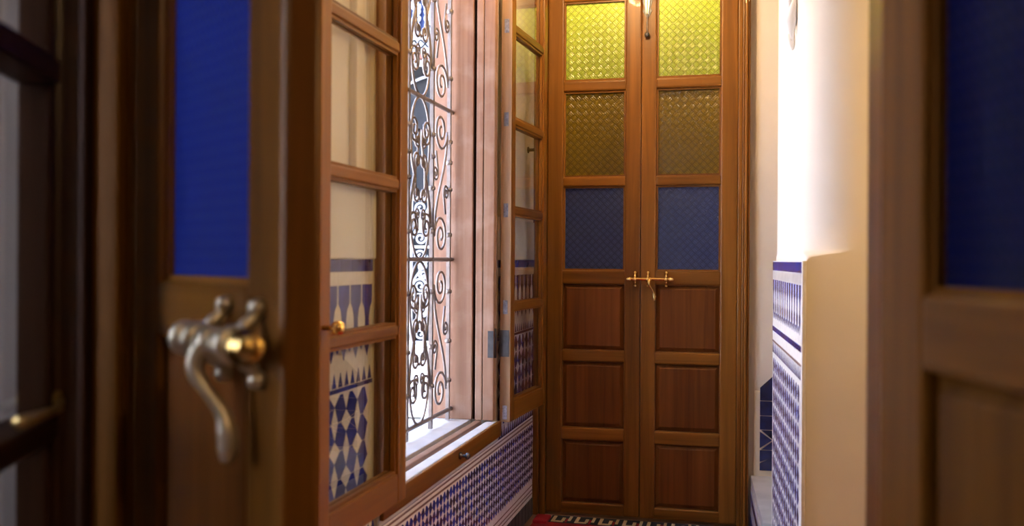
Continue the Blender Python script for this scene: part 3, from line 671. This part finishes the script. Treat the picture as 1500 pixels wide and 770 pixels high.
# ------------------------------------------------------------------ rug
rg = empty('rug', (-.42, 2.9, 0)); tag(rg, 'red rug with cream and navy patterned end border before the far door', 'rug')
def rp(name, mat, x0, x1, y0, y1, z0, z1, bev=.0): return MB().box(x0 + .42, x1 + .42, y0 - 2.9, y1 - 2.9, z0, z1).build(name, mat, rg, bev)
rp('pile', 'red', -.862, .03, 1.5, 4.035, .0, .010, .003)
rp('corner_patch', 'red', -.862, -.80, 4.0, 4.11, .0, .022, .006)
rp('end_border', 'navy_wool', -.80, .03, 4.037, 4.150, 0, .0095)
for i in range(8):
    x = -.79 + i * .102
    rp('border_motif', 'cream_wool', x, x + .014, 4.045, 4.135, .0095, .0115); rp('border_motif', 'cream_wool', x + .014, x + .052, 4.045, 4.062, .0095, .0115)
    rp('border_motif', 'cream_wool', x + .042, x + .056, 4.062, 4.112, .0095, .0115); rp('border_motif', 'cream_wool', x + .070, x + .082, 4.07, 4.14, .0095, .0115)
    rp('border_motif', 'red', x + .060, x + .068, 4.045, 4.10, .0095, .0113)

# ------------------------------------------------------------------ lamps
def lantern(name, loc, energy, label, rad=.05, col=(1, .64, .28)):
    t = empty(name, loc); tag(t, label, 'lamp')
    top = 2.95 - loc[2]
    MB().tube([(0, 0, .13), (0, 0, top)], .006, 8).build('chain', 'shade', t)
    MB().lathe([(.11, .0), (.10, .03), (.05, .10), (.02, .13)], axis='z', seg=8).build('cap', 'shade', t)
    for i in range(8):
        a = 2 * math.pi * i / 8; c, s = math.cos(a), math.sin(a)
        MB().tube([(.108 * c, .108 * s, 0), (.085 * c, .085 * s, -.16)], .0035, 6).build('rib', 'shade', t)
    MB().lathe([(.088, -.165), (.09, -.155)], axis='z', seg=8).build('bottom_ring', 'shade', t)
    MB().lathe([(.001, -.10), (.022, -.085), (.03, -.06), (.022, -.035), (.012, -.01)], axis='z', seg=12).build('bulb', 'bulb', t, smooth=True)
    l = bpy.data.lights.new(name + '_light', 'POINT'); l.energy = energy; l.color = col; l.shadow_soft_size = rad
    o = bpy.data.objects.new(name + '_light', l); COL.objects.link(o); o.location = (loc[0], loc[1], loc[2] - .06)
lantern('ceiling_lantern', (-.55, 3.2, 2.62), 92, 'brass ceiling lantern in the passage before the far door')
lantern('ceiling_lantern', (1.0, 1.9, 1.75), 42, 'brass ceiling lantern in the side of the passage', col=(1, .66, .25))
lantern('ceiling_lantern', (-.43, 4.66, 2.62), 66, 'brass ceiling lantern in the room behind the far door')
lantern('ceiling_lantern', (1.1, -.6, 2.3), 34, 'brass ceiling lantern in the dim near room')

# ------------------------------------------------------------------ courtyard outside the window
cf_ = tag(MB().box(-5.2, XO, -2.0, 7.2, -.25, -.02).build('courtyard_floor', 'white'), 'bright white courtyard floor outside the window', 'floor', kind='structure')
FYc = 6.5
AX, AR, SP, OT = -2.05, .85, Z(.55), Z(1.43)
def facade():
    b = MB(); xl, xr = -5.2, XO - .001; ztop = 4.6
    def q(p): b.quad([(x, FYc, z) for x, z in p])
    q([(xl, 0), (AX - AR, 0), (AX - AR, ztop), (xl, ztop)])
    if xr > AX + AR: q([(AX + AR, 0), (xr, 0), (xr, ztop), (AX + AR, ztop)])
    q([(AX - AR, OT), (AX + AR, OT), (AX + AR, ztop), (AX - AR, ztop)])
    b.quad([(AX - AR, FYc, OT), (AX + AR, FYc, OT), (AX + AR, FYc + .25, OT), (AX - AR, FYc + .25, OT)])
    for x in (AX - AR, AX + AR): b.quad([(x, FYc, 0), (x, FYc + .25, 0), (x, FYc + .25, OT), (x, FYc, OT)])
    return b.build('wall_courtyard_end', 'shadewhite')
wc = facade(); tag(wc, 'white courtyard facade with arched opening', 'wall', kind='structure')
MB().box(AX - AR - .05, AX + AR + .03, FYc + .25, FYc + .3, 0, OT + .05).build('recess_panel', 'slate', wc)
tag(MB().box(-5.35, -5.2, -2, 6.5, -.1, 4.6).build('wall_courtyard_left', 'white'), 'white wall across the courtyard', 'wall', kind='structure')
tag(MB().box(-5.2, -1.8, -2.15, -2, -.1, 4.6).build('wall_courtyard_back', 'white'), 'white courtyard wall behind the near room', 'wall', kind='structure')
tag(MB().box(XO, -1.0, 4.42, 6.49, 0, 4.6).box(XO, -1.0, -.2, 6.49, 3.15, 4.6).build('wall_courtyard_right', 'white'), 'white courtyard wall above and beside the window', 'wall', kind='structure')
# arch moulding, beam and carved frieze
arcp = [(AX - (AR - .02) * math.cos(math.pi * i / 40), FYc + .22, SP + (AR - .02) * math.sin(math.pi * i / 40)) for i in range(41)]
MB().tube(arcp, .011, 6).build('arch_moulding', 'whiteiron', wc, smooth=True)
MB().box(-5.2, XO - .01, FYc - .05, FYc, Z(1.425), Z(1.462)).build('beam', 'redwood', wc, .004)
MB().box(-5.2, XO - .01, FYc - .06, FYc, Z(1.465), Z(1.60)).build('frieze', 'shadewhite', wc, .006)
fz = MB().tube([(.05 * math.cos(t * .3) * (1 - .0 * t), 0, .028 * math.sin(t * .6)) for t in range(22)], .006, 5).build('frieze_knot', 'slate', wc); fz.location = (-2.3, FYc - .062, Z(1.525))
for i in range(12):
    if i: inst(fz, wc, (-2.3 + (i - 5) * .115, FYc - .062, Z(1.525)))
# white scroll screens: an upper window over blue and a gate in the arch
def screen_thing(name, loc, label, cat, cols, rows, cw, ch, th=.011, back=None, offs=0):
    t = empty(name, loc); tag(t, label, cat)
    W_, H_ = cols * cw, rows * ch
    if back: MB().box(-W_ / 2, W_ / 2, .03, .05, 0, H_).build('backing', back, t)
    for i in range(cols + 1): MB().box(-W_ / 2 + i * cw - .008, -W_ / 2 + i * cw + .008, -.008, .008, 0, H_).build('upright', 'whiteiron', t)
    for i in range(rows + 1): MB().box(-W_ / 2, W_ / 2, -.01, .01, i * ch - .009, i * ch + .009).build('cross_rail', 'whiteiron', t)
    def m(pts): return [(y, 0, z) for x, y, z in pts]
    r = min(cw * .23, ch * .16)
    s1 = MB().tube(m(s_scroll(cw / 2, ch, r)), th * .6, 5).build('scroll', 'whiteiron', t, smooth=True); s1.location = (-W_ / 2, 0, 0)
    c1 = MB().tube(m(curl(cw * .13)), th * .5, 5).build('curl', 'whiteiron', t, smooth=True); c1.location = (-W_ / 2 + cw * .5, 0, ch * .5)
    for i in range(cols):
        for j in range(rows):
            for mir in (1, -1):
                if not (i == 0 and j == 0 and mir == 1): inst(s1, t, (-W_ / 2 + i * cw + (0 if mir == 1 else cw), 0, j * ch), scale=(mir, 1, 1))
                for dz, fz_ in ((.42, 1), (.6, -1)):
                    inst(c1, t, (-W_ / 2 + i * cw + cw * (.5 + mir * .2), 0, j * ch + ch * dz), scale=(mir, 1, fz_))
    return t
screen_thing('arabesque_window', (-2.2, FYc - .075, Z(1.60)), 'white iron arabesque screen over deep blue, high across the courtyard', 'window screen', 7, 4, .215, .25, .016, 'deepblue')
screen_thing('scroll_gate', (AX, FYc + .08, Z(-.60)), 'white iron scroll gate in the courtyard arch', 'gate', 6, 3, .275, .345, .013, None)
MB().box(AX - AR, AX + AR, FYc + .02, FYc + .20, 0, Z(-.615)).build('plinth', 'white', wc, .01)
